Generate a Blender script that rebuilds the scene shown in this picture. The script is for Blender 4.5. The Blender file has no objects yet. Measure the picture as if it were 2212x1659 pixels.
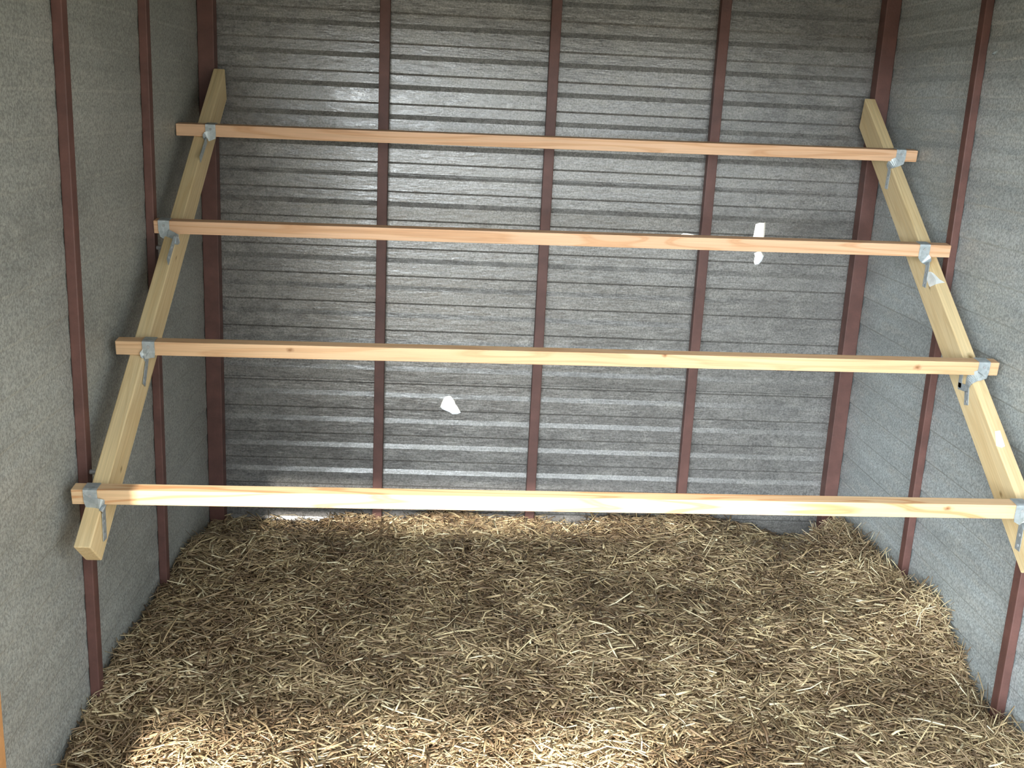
import bpy, bmesh, math, random
import numpy as np
from mathutils import Vector, Matrix

random.seed(7)
rng = np.random.default_rng(11)
scene = bpy.context.scene
COL = scene.collection

# ------------------------------------------------------------------ camera model (solved from the photograph)
W, H = 2212, 1659
F_PX = 2317.12
PITCH, YAW, ROLL = 0.253451, 0.059571, 0.048456
CAM = Vector((-0.336371, 0.0, 1.603708))
fw = Vector((math.sin(YAW)*math.cos(PITCH), math.cos(YAW)*math.cos(PITCH), -math.sin(PITCH)))
r0 = fw.cross(Vector((0, 0, 1))).normalized()
u0 = r0.cross(fw)
right = r0*math.cos(ROLL) + u0*math.sin(ROLL)
up = -r0*math.sin(ROLL) + u0*math.cos(ROLL)

def ray(u, v):
    return fw + right*((u-W/2)/F_PX) - up*((v-H/2)/F_PX)
def at_y(u, v, y):
    d = ray(u, v); return CAM + d*((y-CAM.y)/d.y)
def at_x(u, v, x):
    d = ray(u, v); return CAM + d*((x-CAM.x)/d.x)
def at_plane(u, v, p, n):
    d = ray(u, v); return CAM + d*((p-CAM).dot(n)/d.dot(n))

# ------------------------------------------------------------------ room measures
DB = 4.0456                     # axis of the posts on the back wall
XL, XR = -1.2525, 1.2279        # axis of the posts on the side walls
SH_L, SH_R, SH_B = XL-0.0128, XR+0.0128, DB+0.0195   # inner faces of the sheets
Y_FRONT = 1.5
Z_TOP = 2.2
ZB = -0.16

# ------------------------------------------------------------------ helpers
def tag(o, label=None, cat=None, group=None, kind=None):
    if label: o['label'] = label
    if cat: o['category'] = cat
    if group: o['group'] = group
    if kind: o['kind'] = kind
    return o

def obj(name, bm, mat, parent=None, smooth=False):
    me = bpy.data.meshes.new(name)
    bmesh.ops.recalc_face_normals(bm, faces=bm.faces)
    bm.to_mesh(me); bm.free()
    if smooth:
        for p in me.polygons: p.use_smooth = True
    me.materials.append(mat)
    o = bpy.data.objects.new(name, me); COL.objects.link(o)
    if parent: o.parent = parent
    return o

def box_bm(a, b, bevel=0.0, seg=2, M=None):
    bm = bmesh.new()
    vs = [bm.verts.new((x, y, z)) for x in (a[0], b[0]) for y in (a[1], b[1]) for z in (a[2], b[2])]
    for q in ((0,1,3,2),(4,6,7,5),(0,4,5,1),(2,3,7,6),(0,2,6,4),(1,5,7,3)):
        bm.faces.new([vs[i] for i in q])
    bmesh.ops.recalc_face_normals(bm, faces=bm.faces)
    if bevel: bmesh.ops.bevel(bm, geom=list(bm.edges), offset=bevel, segments=seg, profile=0.6, affect='EDGES')
    if M: bmesh.ops.transform(bm, matrix=M, verts=bm.verts)
    return bm

def add_cyl(bm, p0, p1, r, n=12):
    p0, p1 = Vector(p0), Vector(p1)
    d = (p1-p0).normalized(); a = d.orthogonal().normalized(); b = d.cross(a)
    r1 = [bm.verts.new(p0+(a*math.cos(t)+b*math.sin(t))*r) for t in [2*math.pi*i/n for i in range(n)]]
    r2 = [bm.verts.new(p1+(a*math.cos(t)+b*math.sin(t))*r) for t in [2*math.pi*i/n for i in range(n)]]
    for i in range(n): bm.faces.new((r1[i], r1[(i+1)%n], r2[(i+1)%n], r2[i]))
    bm.faces.new(r1[::-1]); bm.faces.new(r2)

# ------------------------------------------------------------------ materials
def new_mat(name):
    m = bpy.data.materials.new(name); m.use_nodes = True
    nt = m.node_tree; b = nt.nodes['Principled BSDF']
    return m, nt, b
def N(nt, t, **kw):
    n = nt.nodes.new(t)
    for k, v in kw.items(): setattr(n, k, v)
    return n
def ramp(nt, stops, interp='LINEAR'):
    r = nt.nodes.new('ShaderNodeValToRGB'); cr = r.color_ramp; cr.interpolation = interp
    while len(cr.elements) < len(stops): cr.elements.new(0.5)
    for e, (p, c) in zip(cr.elements, stops):
        e.position = p; e.color = (*c, 1) if len(c) == 3 else c
    return r
def noise(nt, vec, scale, detail=3, rough=0.55, dist=0.0):
    n = nt.nodes.new('ShaderNodeTexNoise')
    n.inputs['Scale'].default_value = scale; n.inputs['Detail'].default_value = detail
    n.inputs['Roughness'].default_value = rough; n.inputs['Distortion'].default_value = dist
    if vec is not None: nt.links.new(vec, n.inputs['Vector'])
    return n
def mapping(nt, vec, scale=(1,1,1), loc=None):
    m = nt.nodes.new('ShaderNodeMapping'); m.inputs['Scale'].default_value = scale
    nt.links.new(vec, m.inputs['Vector'])
    if loc is not None: nt.links.new(loc, m.inputs['Location'])
    return m.outputs['Vector']
def mix(nt, fac, a, b, mode='MIX'):
    m = nt.nodes.new('ShaderNodeMix'); m.data_type = 'RGBA'; m.blend_type = mode
    for s, x in ((m.inputs[0], fac), (m.inputs[6], a), (m.inputs[7], b)):
        if isinstance(x, (int, float)): s.default_value = x
        elif isinstance(x, tuple): s.default_value = (*x, 1)
        else: nt.links.new(x, s)
    return m.outputs[2]

def sheet_mat(name, base, dust, stretch, metal=0.2, r0=0.40, r1=0.58, bump=(1, 1, 1)):
    m, nt, b = new_mat(name)
    tc = N(nt, 'ShaderNodeTexCoord'); v = tc.outputs['Object']
    n1 = noise(nt, mapping(nt, v, stretch), 3.0, 5, 0.6)
    n2 = noise(nt, v, 160, 3, 0.7)
    n3 = noise(nt, mapping(nt, v, tuple(s*2.2 for s in stretch)), 9.0, 4, 0.7)
    c1 = ramp(nt, [(0.3, tuple(x*0.8 for x in base)), (0.7, tuple(x*1.15 for x in base))])
    nt.links.new(n1.outputs['Fac'], c1.inputs['Fac'])
    f2 = ramp(nt, [(0.5, (0,0,0)), (0.72, (1,1,1))]); nt.links.new(n3.outputs['Fac'], f2.inputs['Fac'])
    c2 = mix(nt, f2.outputs['Color'], c1.outputs['Color'], dust)
    f3 = ramp(nt, [(0.38, (0.62,0.62,0.62)), (0.62, (1.2,1.2,1.2))]); nt.links.new(n2.outputs['Fac'], f3.inputs['Fac'])
    c3 = mix(nt, 1.0, c2, f3.outputs['Color'], 'MULTIPLY')
    nt.links.new(c3, b.inputs['Base Color'])
    b.inputs['Metallic'].default_value = metal
    rr = ramp(nt, [(0.3, (r0,)*3), (0.7, (r1,)*3)]); nt.links.new(n3.outputs['Fac'], rr.inputs['Fac'])
    nt.links.new(rr.outputs['Color'], b.inputs['Roughness'])
    bp = N(nt, 'ShaderNodeBump'); bp.inputs['Strength'].default_value = 0.35; bp.inputs['Distance'].default_value = 0.004
    n4 = noise(nt, mapping(nt, v, bump), 70, 3, 0.6)
    nt.links.new(n4.outputs['Fac'], bp.inputs['Height']); nt.links.new(bp.outputs['Normal'], b.inputs['Normal'])
    return m

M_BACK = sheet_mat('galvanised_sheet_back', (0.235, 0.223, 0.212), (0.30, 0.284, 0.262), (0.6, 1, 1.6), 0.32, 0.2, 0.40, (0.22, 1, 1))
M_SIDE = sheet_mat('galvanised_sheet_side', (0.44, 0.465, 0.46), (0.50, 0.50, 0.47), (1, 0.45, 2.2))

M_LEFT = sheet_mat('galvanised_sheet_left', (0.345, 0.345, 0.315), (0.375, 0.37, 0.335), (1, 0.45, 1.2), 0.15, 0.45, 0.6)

def wood_mat(name, pale, mid, dark, figure=0.6, knots=()):
    m, nt, b = new_mat(name)
    tc = N(nt, 'ShaderNodeTexCoord'); oi = N(nt, 'ShaderNodeObjectInfo')
    cx = N(nt, 'ShaderNodeCombineXYZ')
    for k, s in (('X', 7.0), ('Y', 13.0), ('Z', 29.0)):
        mm = N(nt, 'ShaderNodeMath', operation='MULTIPLY'); mm.inputs[1].default_value = s
        nt.links.new(oi.outputs['Random'], mm.inputs[0]); nt.links.new(mm.outputs[0], cx.inputs[k])
    v = mapping(nt, tc.outputs['Object'], (0.33, 5, 5), cx.outputs[0])
    n1 = noise(nt, v, 3.2, 2, 0.4, 0.25)
    mu = N(nt, 'ShaderNodeMath', operation='MULTIPLY'); mu.inputs[1].default_value = 16.0
    nt.links.new(n1.outputs['Fac'], mu.inputs[0])
    fr = N(nt, 'ShaderNodeMath', operation='PINGPONG'); fr.inputs[1].default_value = 1.0
    nt.links.new(mu.outputs[0], fr.inputs[0])
    rings = ramp(nt, [(0.0, (0,0,0)), (0.62, (0.08,)*3), (0.86, (1,1,1)), (1.0, (0.75,)*3)])
    nt.links.new(fr.outputs[0], rings.inputs['Fac'])
    n2 = noise(nt, mapping(nt, tc.outputs['Object'], (1.2, 60, 60), cx.outputs[0]), 4.0, 3, 0.6)
    n3 = noise(nt, mapping(nt, tc.outputs['Object'], (1.0, 3, 3), cx.outputs[0]), 1.6, 2, 0.5)
    base = ramp(nt, [(0.3, pale), (0.75, mid)]); nt.links.new(n3.outputs['Fac'], base.inputs['Fac'])
    rf = N(nt, 'ShaderNodeMath', operation='MULTIPLY'); rf.inputs[1].default_value = figure
    nt.links.new(rings.outputs['Color'], rf.inputs[0])
    c1 = mix(nt, rf.outputs[0], base.outputs['Color'], dark)
    fg = ramp(nt, [(0.3, (0.86,)*3), (0.7, (1.06,)*3)]); nt.links.new(n2.outputs['Fac'], fg.inputs['Fac'])
    c2 = mix(nt, 1.0, c1, fg.outputs['Color'], 'MULTIPLY')
    # knots: (point in the piece's own coordinates, half length, half width)
    c3 = c2
    for kp, kl, kw in knots:
        sb = N(nt, 'ShaderNodeVectorMath', operation='SUBTRACT'); sb.inputs[1].default_value = kp
        nt.links.new(tc.outputs['Object'], sb.inputs[0])
        ns = noise(nt, tc.outputs['Object'], 90, 2); 
        ml = N(nt, 'ShaderNodeVectorMath', operation='MULTIPLY'); ml.inputs[1].default_value = (1/kl, 1/kw, 1/kw)
        nt.links.new(sb.outputs[0], ml.inputs[0])
        ln = N(nt, 'ShaderNodeVectorMath', operation='LENGTH'); nt.links.new(ml.outputs[0], ln.inputs[0])
        ad = N(nt, 'ShaderNodeMath', operation='ADD'); nt.links.new(ln.outputs['Value'], ad.inputs[0]); nt.links.new(ns.outputs['Fac'], ad.inputs[1])
        kn = ramp(nt, [(0.35, (1,1,1)), (0.75, (0.35,)*3), (1.0, (0,0,0))])
        hf = N(nt, 'ShaderNodeMath', operation='MULTIPLY'); hf.inputs[1].default_value = 0.62
        nt.links.new(ad.outputs[0], hf.inputs[0]); nt.links.new(hf.outputs[0], kn.inputs['Fac'])
        c3 = mix(nt, kn.outputs['Color'], c3, tuple(x*0.5 for x in dark))
    nt.links.new(c3, b.inputs['Base Color'])
    b.inputs['Roughness'].default_value = 0.62
    b.inputs['Specular IOR Level'].default_value = 0.3
    bp = N(nt, 'ShaderNodeBump'); bp.inputs['Strength'].default_value = 0.15; bp.inputs['Distance'].default_value = 0.001
    nt.links.new(n2.outputs['Fac'], bp.inputs['Height']); nt.links.new(bp.outputs['Normal'], b.inputs['Normal'])
    return m
M_PERCH = wood_mat('fir_perch', (0.74, 0.47, 0.295), (0.66, 0.39, 0.23), (0.50, 0.235, 0.095), 0.5)
M_PERCH_KNOT = wood_mat('fir_perch_knotty', (0.70, 0.46, 0.27), (0.62, 0.38, 0.21), (0.50, 0.235, 0.095), 0.4,
    knots=[((-0.775, 0.0, -0.013), 0.012, 0.008), ((0.257, 0.0, -0.002), 0.010, 0.008), ((0.98, 0.0, -0.02), 0.014, 0.009)])
M_PERCH_FIG = wood_mat('fir_perch_figured', (0.74, 0.51, 0.30), (0.70, 0.45, 0.25), (0.52, 0.22, 0.08), 0.75, knots=[((0.93, 0.0, -0.012), 0.016, 0.008)])
M_RAIL = wood_mat('pine_rail', (0.78, 0.61, 0.36), (0.72, 0.53, 0.28), (0.56, 0.35, 0.14), 0.3, knots=[((0.86, 0.022, 0.0), 0.020, 0.011), ((1.18, 0.0, -0.035), 0.014, 0.005), ((0.42, 0.0, -0.06), 0.012, 0.008)])

def paint_mat(name, col, rough=0.6):
    m, nt, b = new_mat(name)
    tc = N(nt, 'ShaderNodeTexCoord')
    n1 = noise(nt, tc.outputs['Object'], 14, 5, 0.65)
    c = ramp(nt, [(0.3, tuple(x*0.7 for x in col)), (0.55, col), (0.8, tuple(x*1.3 for x in col))])
    nt.links.new(n1.outputs['Fac'], c.inputs['Fac']); nt.links.new(c.outputs['Color'], b.inputs['Base Color'])
    b.inputs['Roughness'].default_value = rough
    bp = N(nt, 'ShaderNodeBump'); bp.inputs['Strength'].default_value = 0.2; bp.inputs['Distance'].default_value = 0.002
    n2 = noise(nt, tc.outputs['Object'], 120, 3)
    nt.links.new(n2.outputs['Fac'], bp.inputs['Height']); nt.links.new(bp.outputs['Normal'], b.inputs['Normal'])
    return m
M_STUD = paint_mat('stained_wood', (0.50, 0.24, 0.09))
M_POST = paint_mat('red_oxide_paint', (0.125, 0.053, 0.042))
M_SCREW = paint_mat('zinc_screw', (0.35, 0.35, 0.35), 0.4)
M_PAPER = paint_mat('white_paper', (0.86, 0.87, 0.85), 0.8)
M_SOIL = paint_mat('dark_soil', (0.09, 0.065, 0.045), 0.95)
M_GROUND = paint_mat('dry_ground', (0.42, 0.38, 0.30), 0.95)

m, nt, b = new_mat('galvanised_strap')
tc = N(nt, 'ShaderNodeTexCoord')
vo = N(nt, 'ShaderNodeTexVoronoi'); vo.inputs['Scale'].default_value = 110; nt.links.new(tc.outputs['Object'], vo.inputs['Vector'])
c = ramp(nt, [(0.0, (0.36,0.40,0.42)), (1.0, (0.56,0.60,0.62))]); nt.links.new(vo.outputs['Color'], c.inputs['Fac'])
nt.links.new(c.outputs['Color'], b.inputs['Base Color'])
b.inputs['Metallic'].default_value = 0.6; b.inputs['Roughness'].default_value = 0.42
M_STRAP = m

m, nt, b = new_mat('straw')
ge = N(nt, 'ShaderNodeNewGeometry')
c = ramp(nt, [(0.0, (0.22,0.145,0.085)), (0.3, (0.36,0.265,0.165)), (0.6, (0.50,0.385,0.235)), (0.86, (0.68,0.56,0.34)), (1.0, (0.92,0.85,0.62))])
nt.links.new(ge.outputs['Random Per Island'], c.inputs['Fac'])
tc = N(nt, 'ShaderNodeTexCoord')
nd = noise(nt, tc.outputs['Object'], 3.2, 4, 0.65)                      # damp, browned patches
rd = ramp(nt, [(0.42, (0.66, 0.58, 0.51)), (0.60, (1.16, 1.11, 1.03))]); nt.links.new(nd.outputs['Fac'], rd.inputs['Fac'])
nt.links.new(mix(nt, 1.0, c.outputs['Color'], rd.outputs['Color'], 'MULTIPLY'), b.inputs['Base Color'])
b.inputs['Roughness'].default_value = 0.42
b.inputs['Specular IOR Level'].default_value = 0.6
M_STRAW = m

# ------------------------------------------------------------------ setting: sheets of horizontally ribbed steel
P = 0.1056
def rib_profile(z0, z1, seams=(), dep=0.007):
    """(z, depth) outline of the ribbed sheet: flats in front, shallow pans behind"""
    pts = []
    k0 = math.floor((z0-0.113)/P)-1
    z = 0.113 + k0*P
    while z < z1+P:
        # front flat from z+0.002 to z+0.058, pan from z+0.064 to z+P-0.006
        pts += [(z-0.0045, dep), (z+0.0025, 0.0), (z+0.050, 0.0), (z+0.068, dep)]
        z += P
    out = [(z0, 0.0)]+[(a, d) for a, d in pts if z0 < a < z1]+[(z1, 0.0)]
    res = []
    for a, d in out:
        for s in seams:                      # the lower sheet's edge stands a little proud of the one above
            if a > s: d = d+0.0025
        res.append((a, d))
    fin = []
    for i, (a, d) in enumerate(res):
        fin.append((a, d))
        if i+1 < len(res):
            for s in seams:
                if a <= s < res[i+1][0]:
                    f = (s-a)/(res[i+1][0]-a); dd = d+f*(res[i+1][1]-0.0025-d)
                    fin += [(s-0.0006, dd), (s+0.0006, dd+0.0035)]
    return fin

def sheet_wall(name, a, b, inward, mat, z0=ZB, z1=Z_TOP, seams=(), dep=0.007):
    """ribbed sheet from a to b (xy), 'inward' points into the room"""
    pr = rib_profile(z0, z1, seams, dep)
    back = 0.020
    loop = [(z, d) for z, d in pr]+[(z1, back), (z0, back)]
    bm = bmesh.new()
    A, B, n = Vector((*a, 0)), Vector((*b, 0)), Vector((*inward, 0))
    ra = [bm.verts.new(A - n*d + Vector((0, 0, z))) for z, d in loop]
    rb = [bm.verts.new(B - n*d + Vector((0, 0, z))) for z, d in loop]
    k = len(loop)
    for i in range(k): bm.faces.new((ra[i], ra[(i+1)%k], rb[(i+1)%k], rb[i]))
    bm.faces.new(ra[::-1]); bm.faces.new(rb)
    o = obj(name, bm, mat); tag(o, kind='structure')
    return o

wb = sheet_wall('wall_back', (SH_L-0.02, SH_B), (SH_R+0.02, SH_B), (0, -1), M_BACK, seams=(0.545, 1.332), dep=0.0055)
wl = sheet_wall('wall_left', (SH_L, Y_FRONT), (SH_L, SH_B-0.0005), (1, 0), M_LEFT, dep=0.002)
wr = sheet_wall('wall_right', (SH_R, Y_FRONT), (SH_R, SH_B-0.0005), (-1, 0), M_SIDE, dep=0.0045)

def cut_hole(wall, pts, n):
    """punch a jagged hole through a sheet along n"""
    bm = bmesh.new()
    n = Vector(n)
    a = [bm.verts.new(Vector(p)-n*0.1) for p in pts]; c = [bm.verts.new(Vector(p)+n*0.1) for p in pts]
    k = len(pts)
    for i in range(k): bm.faces.new((a[i], a[(i+1)%k], c[(i+1)%k], c[i]))
    bm.faces.new(a[::-1]); bm.faces.new(c)
    cut = obj('cutter', bm, M_BACK)
    md = wall.modifiers.new('cut', 'BOOLEAN'); md.operation = 'DIFFERENCE'; md.solver = 'EXACT'; md.object = cut
    bpy.context.view_layer.update()
    dg = bpy.context.evaluated_depsgraph_get()
    me = bpy.data.meshes.new_from_object(wall.evaluated_get(dg))
    wall.modifiers.clear(); old = wall.data; wall.data = me; bpy.data.meshes.remove(old)
    cm = cut.data; bpy.data.objects.remove(cut); bpy.data.meshes.remove(cm)

def zpix(pts, ox, oy, s): return [(ox+x/s, oy+y/s) for x, y in pts]
holes = [
    zpix([(1565,325),(1630,303),(1690,308),(1720,290),(1715,400),(1705,540),(1680,585),(1600,605),(1525,590),(1535,480)], 1420, 440, 7.373),
    zpix([(355,505),(420,472),(500,478),(560,490),(630,515),(690,522),(700,545),(640,580),(540,578),(430,555),(385,530)], 1420, 440, 7.373),
    zpix([(1540,790),(1590,765),(1640,760),(1670,780),(1695,830),(1670,890),(1620,965),(1560,975),(1535,930),(1545,860),(1555,840)], 1420, 440, 7.373),
    zpix([(640,660),(700,605),(820,580),(890,585),(960,670),(1020,750),(1060,870),(1120,940),(1180,1040),(1250,1180),(1210,1210),(1130,1240),(950,1245),(860,1180),(700,1100),(580,1040),(515,970),(560,840)], 920, 820, 16.59),
]
for h in holes: cut_hole(wb, [at_y(u, v, SH_B+0.004) for u, v in h], (0, 1, 0))
cut_hole(wr, [at_x(u, v, SH_R+0.004) for u, v in ((2145,117),(2150,112),(2158,108),(2159,110),(2153,116),(2148,119))], (1, 0, 0))

# the shed's open front, just out of the picture (narrow jamb, header), roof, floor
DX0, DX1, DZ = -1.125, 1.2, 1.82
bm = bmesh.new()
def addbox(bm, a, b):
    t = box_bm(a, b); me = bpy.data.meshes.new('t'); t.to_mesh(me); t.free(); bm.from_mesh(me); bpy.data.meshes.remove(me)
addbox(bm, (SH_L, Y_FRONT-0.03, ZB), (DX0, Y_FRONT, Z_TOP))
addbox(bm, (DX1, Y_FRONT-0.03, ZB), (SH_R, Y_FRONT, Z_TOP))
addbox(bm, (DX0, Y_FRONT-0.03, DZ), (DX1, Y_FRONT, Z_TOP))
tag(obj('wall_front', bm, M_SIDE), kind='structure')
tag(obj('ceiling', box_bm((SH_L-0.02, Y_FRONT-0.03, Z_TOP), (SH_R+0.02, SH_B+0.02, Z_TOP+0.02)), M_SIDE), kind='structure')
tag(obj('floor', box_bm((SH_L-0.02, Y_FRONT, ZB-0.05), (SH_R+0.02, SH_B+0.02, ZB)), M_SOIL), kind='structure')
bm = bmesh.new()
g = 60
q = [bm.verts.new(p) for p in ((-g,-g,ZB-0.06),(g,-g,ZB-0.06),(g,g,ZB-0.06),(-g,g,ZB-0.06))]
bm.faces.new(q)
tag(obj('ground', bm, M_GROUND), kind='structure')

# added unseen silo shape, made up to fade the sun towards the right
bm = bmesh.new()
add_cyl(bm, (0.95, -24, ZB-0.06), (0.95, -24, 17), 1.5, 40)
tag(obj('sun_blocker_1', bm, M_GROUND), kind='structure')
# added unseen boards between posts; their slit lets sun onto the lowest perch
bm = bmesh.new()
addbox(bm, (-1.5, -3.03, 2.2), (0.62, -2.99, 2.805))
addbox(bm, (-1.5, -3.03, 2.892), (0.62, -2.99, 3.95))
addbox(bm, (-1.58, -3.06, ZB-0.06), (-1.5, -2.98, 4.0))
addbox(bm, (0.62, -3.06, ZB-0.06), (0.70, -2.98, 4.0))
tag(obj('sun_blocker_2', bm, M_GROUND), kind='structure')

# ------------------------------------------------------------------ steel posts
def post(x0, x1, y0, y1, label, group, screws=None):
    z0, z1 = -0.13, Z_TOP
    root = obj('steel_post', box_bm((x0, y0, z0), (x1, y1, z1), 0.003), M_POST)
    tag(root, label, 'post', group)
    return root
hw = 0.0185
post(-0.61-hw, -0.61+hw, DB-0.019, DB+0.019, 'rust red steel stud on the back wall, nearest the left corner', 'back wall studs')
post(-hw, hw, DB-0.019, DB+0.019, 'rust red steel stud at the middle of the back wall', 'back wall studs')
post(0.61-hw, 0.61+hw, DB-0.019, DB+0.019, 'rust red steel stud on the back wall beside the upper daylight holes', 'back wall studs')
cw = 0.0275
post(XL-0.012, XL+0.045, DB-0.037, DB+0.019, 'dark rust red steel corner post in the left back corner', 'corner posts')
post(XR-0.042, XR+0.012, DB-0.037, DB+0.019, 'wide rust red steel corner post in the right back corner', 'corner posts')
pw = 0.018
for y, lab in ((3.3074, 'rust red steel post on the left wall behind the slanted rail'),
               (2.6238, 'rust red steel post on the left wall under the lower end of the left rail')):
    post(XL-0.0125, XL+0.0125, y-pw, y+pw, lab, 'left wall posts')
for y, lab in ((3.3163, 'rust red steel post on the right wall touching the end of the second perch'),
               (2.6156, 'rust red steel post on the right wall below the end of the right rail')):
    post(XR-0.0125, XR+0.0125, y-pw, y+pw, lab, 'right wall posts')

stud = obj('wooden_stud', box_bm((XL-0.0125, 1.985, -0.13), (XL+0.0125, 2.027, Z_TOP), 0.002), M_STUD)
tag(stud, 'orange brown wooden stud against the left wall, at the bottom left edge of the photo', 'post')

# ------------------------------------------------------------------ roost: two sloping rails, four perches, eight metal ties
S = 0.985
def sc(p): return CAM + (Vector(p)-CAM)*S
RS = 0.61269; RH = 0.1009*S; RW = 0.0403*S
RLX = sc((-1.18124, 0, 0)).x; RRX = sc((1.17063, 0, 0)).x
RO = sc((0, 2.3, 0.44765)); RO = Vector((0, RO.y, RO.z))
dirv = Vector((0, math.cos(RS), math.sin(RS))); nrm = Vector((0, -math.sin(RS), math.cos(RS)))
def rail(x_in, side, t0u, t0l, t1u, t1l, label):
    """local x runs along the rail; upper edge from t0u to t1u, lower edge from t0l to t1l"""
    bm = bmesh.new()
    yy = (0, side*RW)
    vs = []
    for y in yy:
        vs.append([bm.verts.new((t, y, z)) for t, z in ((t0u, 0), (t1u, 0), (t1l, -RH), (t0l, -RH))])
    bm.faces.new(vs[0]); bm.faces.new(vs[1][::-1])
    for i in range(4): bm.faces.new((vs[0][i], vs[1][i], vs[1][(i+1)%4], vs[0][(i+1)%4]))
    bmesh.ops.recalc_face_normals(bm, faces=bm.faces)
    bmesh.ops.bevel(bm, geom=list(bm.edges), offset=0.0035, segments=3, profile=0.5, affect='EDGES')
    o = obj('slanted_rail', bm, M_RAIL)
    o.matrix_world = Matrix(((0, 1, 0, x_in), (dirv.y, 0, nrm.y, RO.y), (dirv.z, 0, nrm.z, RO.z), (0, 0, 0, 1)))
    tag(o, label, 'rail', 'slanted roost rails')
    bpy.context.view_layer.update()
    inv = o.matrix_world.inverted()
    for py in ((3.3074, 2.6238) if side < 0 else (3.3163, 2.6156)):     # the lag bolts that hold it off the wall posts
        t = (py-RO.y)/dirv.y
        c = RO + dirv*t - nrm*0.05
        c += dirv*((py-c.y)/dirv.y)
        bm = bmesh.new()
        xp = (XL+0.0125) if side < 0 else (XR-0.0125)
        add_cyl(bm, (xp, py, c.z), (x_in+side*RW-side*0.004, py, c.z), 0.006)
        bmesh.ops.transform(bm, matrix=inv, verts=bm.verts)
        bt = obj('lag_bolt', bm, M_SCREW, o)
    return o
railL = rail(RLX, -1, 0.153*S, 0.178*S, 2.15*S, 2.11*S, 'slanted wooden rail along the left wall, cut end showing at the bottom')
railR = rail(RRX, 1, 0.18*S, 0.205*S, 2.165*S, 2.122*S, 'slanted wooden rail along the right wall with white paper scraps on it')

# perches
TILT = math.radians(6)
BS, BSY = 0.00979, 0.00432
bars = [  # y, z of front top edge at x=0, left end, right end
    (3.7285, 1.5068, -1.2835, 1.2575),
    (3.3317, 1.2279, -1.2530, None),
    (2.9254, 0.9423, -1.2564, 1.2400),
    (2.5224, 0.6590, -1.2528, 1.2200)]
BW = 0.0385*S; BHt = 0.0395*S
blab = ['top pale wooden perch bar, furthest back and highest of four',
        'second wooden perch bar from the top, crossing below the upper daylight holes',
        'third wooden perch bar from the top, with a knot near its left end',
        'lowest wooden perch bar, nearest the straw, glaring pale on its left half']
bar_info = []
ex = Vector((1, BSY, BS)).normalized()
for i, (y, z, x0, x1) in enumerate(bars):
    p = sc((0, y, z))
    a = CAM.x+(x0-CAM.x)*S; a = max(a, SH_L+0.002)
    bx = (XR-0.0125-0.0006) if x1 is None else min(CAM.x+(x1-CAM.x)*S, SH_R-0.002)
    # point on the bar's front top edge at x
    o0 = Vector((p.x, p.y, p.z))
    o0 = o0 - ex*(p.x/ex.x)
    ey = Vector((0, math.cos(TILT), -math.sin(TILT)*-1))     # from the front face to the back
    ey = Vector((0, math.cos(TILT), math.sin(TILT))); ez = ex.cross(ey).normalized(); ey = ez.cross(ex).normalized()
    ov = (o0 + ey*BW - ez*BHt - RO).dot(nrm)                      # depth of the seat notch in the rail
    print('bar', i, 'back lower corner over rail', round(ov, 4), 'ends', round(a, 4), round(bx, 4))
    M = Matrix(((ex.x, ey.x, ez.x, o0.x), (ex.y, ey.y, ez.y, o0.y), (ex.z, ey.z, ez.z, o0.z), (0, 0, 0, 1)))
    o = obj('perch_bar', box_bm((a/ex.x, 0, -BHt), (bx/ex.x, BW, 0), 0.0022, 2), (M_PERCH, M_PERCH, M_PERCH_KNOT, M_PERCH_FIG)[i])
    o.matrix_world = M
    tag(o, blab[i], 'perch', 'wooden perch bars')
    bar_info.append((o0, ey, ez))

# each rail is notched where a perch sits on it
for rl_ in (railL, railR):
    for o in [q for q in COL.objects if q.name.startswith('perch_bar')]:
        cut = o.copy(); cut.data = o.data.copy(); COL.objects.link(cut)
        cut.data.transform(Matrix.Translation((0, -0.0002, -0.0004)))
        md = rl_.modifiers.new('cut', 'BOOLEAN'); md.operation = 'DIFFERENCE'; md.solver = 'EXACT'; md.object = cut
        bpy.context.view_layer.update()
        me = bpy.data.meshes.new_from_object(rl_.evaluated_get(bpy.context.evaluated_depsgraph_get()))
        rl_.modifiers.clear(); old = rl_.data; rl_.data = me; bpy.data.meshes.remove(old)
        cm = cut.data; bpy.data.objects.remove(cut); bpy.data.meshes.remove(cm)

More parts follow.
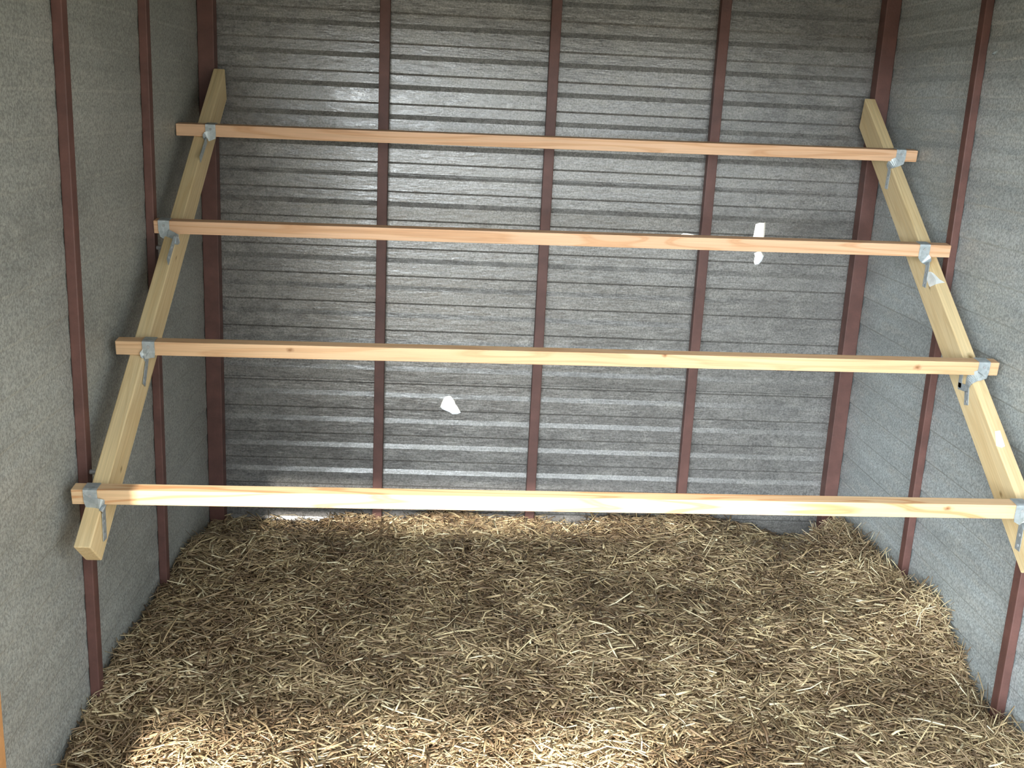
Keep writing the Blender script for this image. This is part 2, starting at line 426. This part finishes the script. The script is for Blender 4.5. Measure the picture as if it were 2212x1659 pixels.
# metal ties: a strap over each perch, twisted flat onto the inner face of the rail and nailed
def tie(i, x_face, side, cpx, start, end, label, w1=0.033, w2=0.024, prong=None):
    o0, ey, ez = bar_info[i]
    xi = x_face - side*0.0025
    xc = at_plane(*cpx, o0, ey).x
    T = 0.0016
    f = lambda d, h: o0 + ex*(xc/ex.x) + ey*d + ez*h
    pS, pE = at_x(*start, xi), at_x(*end, xi)
    along = (pE-pS).normalized()
    wdir = along.cross(Vector((1, 0, 0))).normalized()
    if wdir.y < 0: wdir = -wdir
    cen = [(f(BW*0.9, 0.002), ez, w1), (f(0.004, 0.0022), ez, w1), (f(-0.0018, 0.0006), (ez-ey).normalized(), w1),
           (f(-0.0024, -0.005), -ey, w1), (f(-0.0024, -BHt*0.75), -ey, w1)]
    p_from = f(-0.0024, -BHt+0.002)
    mid = (p_from+pS)*0.5
    rp = RO + dirv*((mid-RO).dot(dirv)); rp = Vector((x_face-side*0.003, rp.y, rp.z)) + nrm*0.006
    ctl = rp*2 - mid
    for k in range(0, 12):
        t = k/12.0; s = t*t*(3-2*t)
        cen.append((p_from*(1-t)**2 + ctl*(2*t*(1-t)) + pS*t*t, (-ey*(1-s)+Vector((-side, 0, 0))*s).normalized(), w1*(1-s)+w2*s))
    for k in range(0, 5): cen.append((pS.lerp(pE, k/4), Vector((-side, 0, 0)), w2))
    st = []
    for k, (c, n, wd) in enumerate(cen):
        tg = (cen[min(k+1, len(cen)-1)][0]-cen[max(k-1, 0)][0]).normalized()
        st.append((c, tg.cross(n).normalized()*(wd/2)))
    for k in range(1, len(st)):
        if st[k][1].dot(st[k-1][1]) < 0: st[k] = (st[k][0], -st[k][1])
    bm = bmesh.new(); rows = []
    for k, (c, wv) in enumerate(st):
        a = st[max(k-1, 0)][0]; b2 = st[min(k+1, len(st)-1)][0]
        tg = (b2-a).normalized(); nn = tg.cross(wv).normalized()*(T/2)
        rows.append([bm.verts.new(c+wv+nn), bm.verts.new(c-wv+nn), bm.verts.new(c-wv-nn), bm.verts.new(c+wv-nn)])
    for r1, r2 in zip(rows, rows[1:]):
        for j in range(4): bm.faces.new((r1[j], r1[(j+1)%4], r2[(j+1)%4], r2[j]))
    bm.faces.new(rows[0][::-1]); bm.faces.new(rows[-1])
    if prong:
        a, b2 = at_x(*prong[0], xi), at_x(*prong[1], xi)
        c0 = pS.lerp(pE, 0.1)
        for q0, q1, ww in ((c0, b2, 0.010), (b2, a, 0.010)):
            tg = (q1-q0).normalized(); wv = tg.cross(Vector((1, 0, 0))).normalized()*ww
            nn = Vector((T/2, 0, 0))
            va = [bm.verts.new(q) for q in (q0-tg*0.004+wv+nn, q0-tg*0.004-wv+nn, q0-tg*0.004-wv-nn, q0-tg*0.004+wv-nn)]
            vb = [bm.verts.new(q) for q in (q1+tg*0.008+wv+nn, q1+tg*0.008-wv+nn, q1+tg*0.008-wv-nn, q1+tg*0.008+wv-nn)]
            for j in range(4): bm.faces.new((va[j], va[(j+1)%4], vb[(j+1)%4], vb[j]))
            bm.faces.new(va[::-1]); bm.faces.new(vb)
    o = obj('metal_tie', bm, M_STRAP)
    tag(o, label, 'bracket', 'metal ties holding the perches')
    for q, nv in ((pS.lerp(pE, 0.35), Vector((-side, 0, 0))), (pS.lerp(pE, 0.8), Vector((-side, 0, 0))),
                  (f(-0.0032, -BHt*0.35), -ey)):
        bm = bmesh.new(); add_cyl(bm, q-nv*0.001, q+nv*0.0022, 0.0042, 10)
        obj('nail_head', bm, M_SCREW, o)
    return o
ord4 = ['top', 'second', 'third', 'lowest']
R_off = [(1945,340),(1996,543),(2123,803),(2205,1108)]; R_st = [(1921,368),(2004,572),(2089,836),(2206,1138)]; R_en = [(1914,408),(1996,620),(2087,875),(2197,1188)]
L_off = [(455,283),(354,490),(321,752),(196,1078)]; L_st = [(446,302),(376,518),(318,777),(224,1104)]; L_en = [(432,345),(362,566),(311,832),(227,1166)]
for i in range(4):
    tie(i, RRX, 1, R_off[i], R_st[i], R_en[i], f'galvanised metal tie holding the {ord4[i]} perch to the right rail',
        prong=((2076,814),(2073,834)) if i == 2 else None)
    tie(i, RLX, -1, L_off[i], L_st[i], L_en[i], f'galvanised metal tie holding the {ord4[i]} perch to the left rail')

# paper scraps stapled to the right rail (parts of that rail)
inv = railR.matrix_world.inverted()
def scrap(name, pts_top, pts_in):
    bm = bmesh.new()
    T = 0.0006
    for pts, p0, n in ((pts_top, Vector((RRX, RO.y, RO.z)), nrm), (pts_in, Vector((RRX, RO.y, RO.z)), Vector((-1, 0, 0)))):
        if not pts: continue
        ps = [at_plane(u, v, p0+n*0.0012, n) for u, v in pts]
        a = [bm.verts.new(inv @ p) for p in ps]; c = [bm.verts.new(inv @ (p+n*T)) for p in ps]
        k = len(ps)
        for i in range(k): bm.faces.new((a[i], a[(i+1)%k], c[(i+1)%k], c[i]))
        bm.faces.new(a[::-1]); bm.faces.new(c)
    return obj(name, bm, M_PAPER, railR)
s1 = scrap('paper_scrap', [(2010,587),(2016,590),(2030,604),(2041,610.5),(2030,612),(2022,614),(2021,606)],
           [(2010,587),(2021,606),(2022,614),(2008.5,620),(2005,612),(2001,598),(2000,591),(2006,587)])
s1['label'] = 'white paper scrap folded over the rail edge'
s2 = scrap('paper_label', [(2149,932),(2160,930),(2171,964),(2164,967.5),(2152,963)], None)
s2['label'] = 'small white rectangular paper label'

# ------------------------------------------------------------------ straw bedding
ctrl = np.array([(-1.24,4.05,-.02),(-.93,4.05,-.031),(-.6,4.05,-.005),(-.268,4.05,.018),(0,4.05,.004),(.295,4.05,.014),(.614,4.05,.006),(.86,4.05,-.01),(1.063,4.03,-.045),(1.2,4.03,-.06),
    (-1.25,2.3,.02),(-1.25,2.5,.03),(-1.25,2.77,.05),(-1.25,3.21,.05),(-1.25,3.5,.03),(-1.25,1.6,.02),
    (1.228,3.85,.09),(1.228,3.6,.10),(1.228,3.37,.10),(1.228,3.04,.13),(1.228,2.86,.065),(1.228,2.74,.005),(1.228,2.65,-.015),(1.228,2.475,.045),(1.228,2.1,.03),
    (-.6,3.4,0),(0,3.4,0),(.5,3.5,.0),(-.6,2.6,.0),(0,2.6,.0),(.6,2.7,.0),(0,2,.0),(.9,3.3,.02),(.95,2.8,.02),(-.9,2.9,.01),(0,.5,0),(-1,.5,0),(1,.5,0)])
kx = rng.uniform(-1, 1, (14, 2)); kf = rng.uniform(5, 22, 14); kp = rng.uniform(0, 6.28, 14)
def height(x, y):
    x = np.asarray(x, float); y = np.asarray(y, float)
    d2 = (x[..., None]-ctrl[:, 0])**2+(y[..., None]-ctrl[:, 1])**2+0.004
    w = d2**-1.6
    h = (w*ctrl[:, 2]).sum(-1)/w.sum(-1)
    for (a, c), f, p in zip(kx, kf, kp):
        n = math.hypot(a, c)
        h = h + np.sin((a*x+c*y)/n*f+p)*0.03/ f**0.75
    return h - 0.012
# mat of straw under the loose stems
nx, ny = 130, 140
gx = np.linspace(SH_L+0.003, SH_R-0.003, nx); gy = np.linspace(Y_FRONT+0.01, SH_B-0.002, ny)
GX, GY = np.meshgrid(gx, gy)
GZ = height(GX, GY) - 0.012 + rng.normal(0, 0.003, GX.shape)
V0 = np.stack([GX, GY, GZ], -1).reshape(-1, 3)
idx = np.arange(nx*ny).reshape(ny, nx)
F0 = np.stack([idx[:-1, :-1], idx[:-1, 1:], idx[1:, 1:], idx[1:, :-1]], -1).reshape(-1, 4)

def stems(n, x0, x1, y0, y1, lmin, lmax, wmin, wmax, lift0, lift1, pitch_sd, yaw_bias=0.0):
    L = rng.uniform(lmin, lmax, n)*rng.uniform(0.6, 1.0, n); wd = rng.uniform(wmin, wmax, n)
    x = rng.uniform(x0, x1, n); y = rng.uniform(y0, y1, n)
    th = rng.uniform(0, np.pi, n); ph = rng.normal(0, pitch_sd, n)
    d = np.stack([np.cos(th)*np.cos(ph), np.sin(th)*np.cos(ph), np.sin(ph)], -1)
    z = height(x, y)+rng.uniform(lift0, lift1, n)+np.abs(np.sin(ph))*L*0.35
    c = np.stack([x, y, z], -1)
    s = np.stack([-np.sin(th), np.cos(th), np.zeros(n)], -1)
    roll = rng.uniform(-0.9, 0.9, n)[:, None]
    u = np.cross(d, s)
    s2 = s*np.cos(roll)+u*np.sin(roll); u2 = -s*np.sin(roll)+u*np.cos(roll)
    bend = (s*rng.normal(0, 0.06, n)[:, None]+np.array([0, 0, 1.])*rng.normal(0, 0.05, n)[:, None])*L[:, None]
    V = np.empty((n, 12, 3))
    for k, t in enumerate((-0.5, 0.0, 0.5)):
        ctr = c+d*(L*t)[:, None]+(bend if k == 1 else 0)
        a = s2*(wd*0.5)[:, None]; b = u2*(wd*0.22)[:, None]
        V[:, k*4+0] = ctr+a; V[:, k*4+1] = ctr+b; V[:, k*4+2] = ctr-a; V[:, k*4+3] = ctr-b
    V[..., 0] = np.clip(V[..., 0], SH_L+0.002, SH_R-0.002)
    V[..., 1] = np.clip(V[..., 1], Y_FRONT+0.01, SH_B-0.001)
    q = []
    for k in (0, 4):
        for j in range(4):
            q.append((k+j, k+(j+1) % 4, k+4+(j+1) % 4, k+4+j))
    q += [(3, 2, 1, 0), (8, 9, 10, 11)]
    Q = (np.arange(n)*12)[:, None, None]+np.array(q)[None]
    return V.reshape(-1, 3), Q.reshape(-1, 4)
parts = [
    stems(30000, SH_L+.01, SH_R-.01, 2.0, SH_B-.01, .04, .11, .003, .006, -.02, .004, .16),
    stems(30000, SH_L+.01, SH_R-.01, 2.0, SH_B-.01, .03, .12, .0025, .0055, -.006, .012, .20),
    stems(4500, SH_L+.03, SH_R-.03, 2.0, SH_B-.03, .05, .15, .003, .0062, .004, .018, .22),
    stems(4500, SH_L+.03, SH_R-.03, 2.0, SH_B-.03, .03, .085, .006, .0095, .004, .018, .22),
    stems(500, SH_L+.03, SH_R-.03, 2.0, SH_B-.03, .12, .26, .002, .0035, .006, .022, .16),
    stems(1500, SH_R-.14, SH_R-.01, 2.3, SH_B-.05, .05, .13, .002, .0045, .0, .02, .45),
    stems(8000, SH_L+.02, SH_R-.02, Y_FRONT+.03, 2.0, .05, .14, .003, .006, -.01, .014, .2),
]
Vs = []; Fs = []; off = 0
for v, f in parts:
    Vs.append(v); Fs.append(f+off); off += len(v)
Vall = np.concatenate(Vs); Fall = np.concatenate(Fs)
def np_mesh(name, V, F, mat):
    me = bpy.data.meshes.new(name)
    me.vertices.add(len(V)); me.vertices.foreach_set('co', V.astype(np.float32).ravel())
    me.loops.add(F.size); me.loops.foreach_set('vertex_index', F.astype(np.int32).ravel())
    me.polygons.add(len(F)); me.polygons.foreach_set('loop_start', np.arange(0, F.size, 4, dtype=np.int32))
    me.update(calc_edges=True); me.validate()
    me.materials.append(mat)
    o = bpy.data.objects.new(name, me); COL.objects.link(o); return o
st = np_mesh('straw_bedding', np.concatenate([V0, Vall]), np.concatenate([F0, Fall+len(V0)]), M_STRAW)
tag(st, 'loose golden brown straw bedding covering the whole floor', 'straw', kind='stuff')

# ------------------------------------------------------------------ light: overcast sky, low hazy sun through the doorway
w = bpy.data.worlds.new('sky'); scene.world = w; w.use_nodes = True
nt = w.node_tree; bg = nt.nodes['Background']
bg.inputs['Color'].default_value = (0.82, 0.93, 1.0, 1); bg.inputs['Strength'].default_value = 1.0
tcw = N(nt, 'ShaderNodeTexCoord'); dt = N(nt, 'ShaderNodeVectorMath', operation='DOT_PRODUCT')
dt.inputs[1].default_value = Vector((-0.40, -1.0, 0.10)).normalized()
nt.links.new(tcw.outputs['Generated'], dt.inputs[0])
mr = N(nt, 'ShaderNodeMapRange'); mr.interpolation_type = 'SMOOTHERSTEP'
mr.inputs['From Min'].default_value = math.cos(math.radians(38)); mr.inputs['From Max'].default_value = 1.0
mr.inputs['To Min'].default_value = 0.8; mr.inputs['To Max'].default_value = 4.2
nt.links.new(dt.outputs['Value'], mr.inputs['Value']); 
dt2 = N(nt, 'ShaderNodeVectorMath', operation='DOT_PRODUCT'); dt2.inputs[1].default_value = Vector((-0.22, -1.0, 0.03)).normalized()
nt.links.new(tcw.outputs['Generated'], dt2.inputs[0])
m2 = N(nt, 'ShaderNodeMapRange'); m2.interpolation_type = 'SMOOTHERSTEP'
m2.inputs['From Min'].default_value = math.cos(math.radians(8)); m2.inputs['From Max'].default_value = 1.0
m2.inputs['To Min'].default_value = 0.0; m2.inputs['To Max'].default_value = 7.0
nt.links.new(dt2.outputs['Value'], m2.inputs['Value'])
sm = N(nt, 'ShaderNodeMath', operation='ADD'); nt.links.new(mr.outputs['Result'], sm.inputs[0]); nt.links.new(m2.outputs['Result'], sm.inputs[1])
nt.links.new(sm.outputs[0], bg.inputs['Strength'])
def lamp(name, kind, loc=None, direction=None, **kw):
    l = bpy.data.lights.new(name, kind)
    for k, v in kw.items(): setattr(l, k, v)
    o = bpy.data.objects.new(name, l); COL.objects.link(o)
    if loc: o.location = loc
    if direction: o.rotation_euler = Vector(direction).to_track_quat('-Z', 'Y').to_euler()
    return o
pl = lamp('doorway_portal', 'AREA', ((DX0+DX1)/2, Y_FRONT-0.02, (DZ+ZB)/2), (0, 1, 0), shape='RECTANGLE', size=DX1-DX0, size_y=DZ-ZB)
pl.data.cycles.is_portal = True
lamp('low_sun', 'SUN', (-2, -6, 3), (0.035, 1.0, -0.40), energy=3.5, angle=math.radians(1.4), color=(1.0, 0.97, 0.90))

# ------------------------------------------------------------------ camera and view
cd = bpy.data.cameras.new('camera'); co = bpy.data.objects.new('camera', cd); COL.objects.link(co)
cd.sensor_fit = 'HORIZONTAL'; cd.sensor_width = 36.0; cd.lens = F_PX/W*36.0; cd.clip_start = 0.02
co.matrix_world = Matrix(((right.x, up.x, -fw.x, CAM.x), (right.y, up.y, -fw.y, CAM.y), (right.z, up.z, -fw.z, CAM.z), (0, 0, 0, 1)))
scene.camera = co
scene.view_settings.view_transform = 'Standard'; scene.view_settings.look = 'None'
scene.view_settings.gamma = 1.0; scene.view_settings.use_curve_mapping = False
scene.view_settings.exposure = 2.25
scene.cycles.use_denoising = True; scene.cycles.use_light_tree = False
scene.cycles.max_bounces = 4; scene.cycles.diffuse_bounces = 4; scene.cycles.glossy_bounces = 2
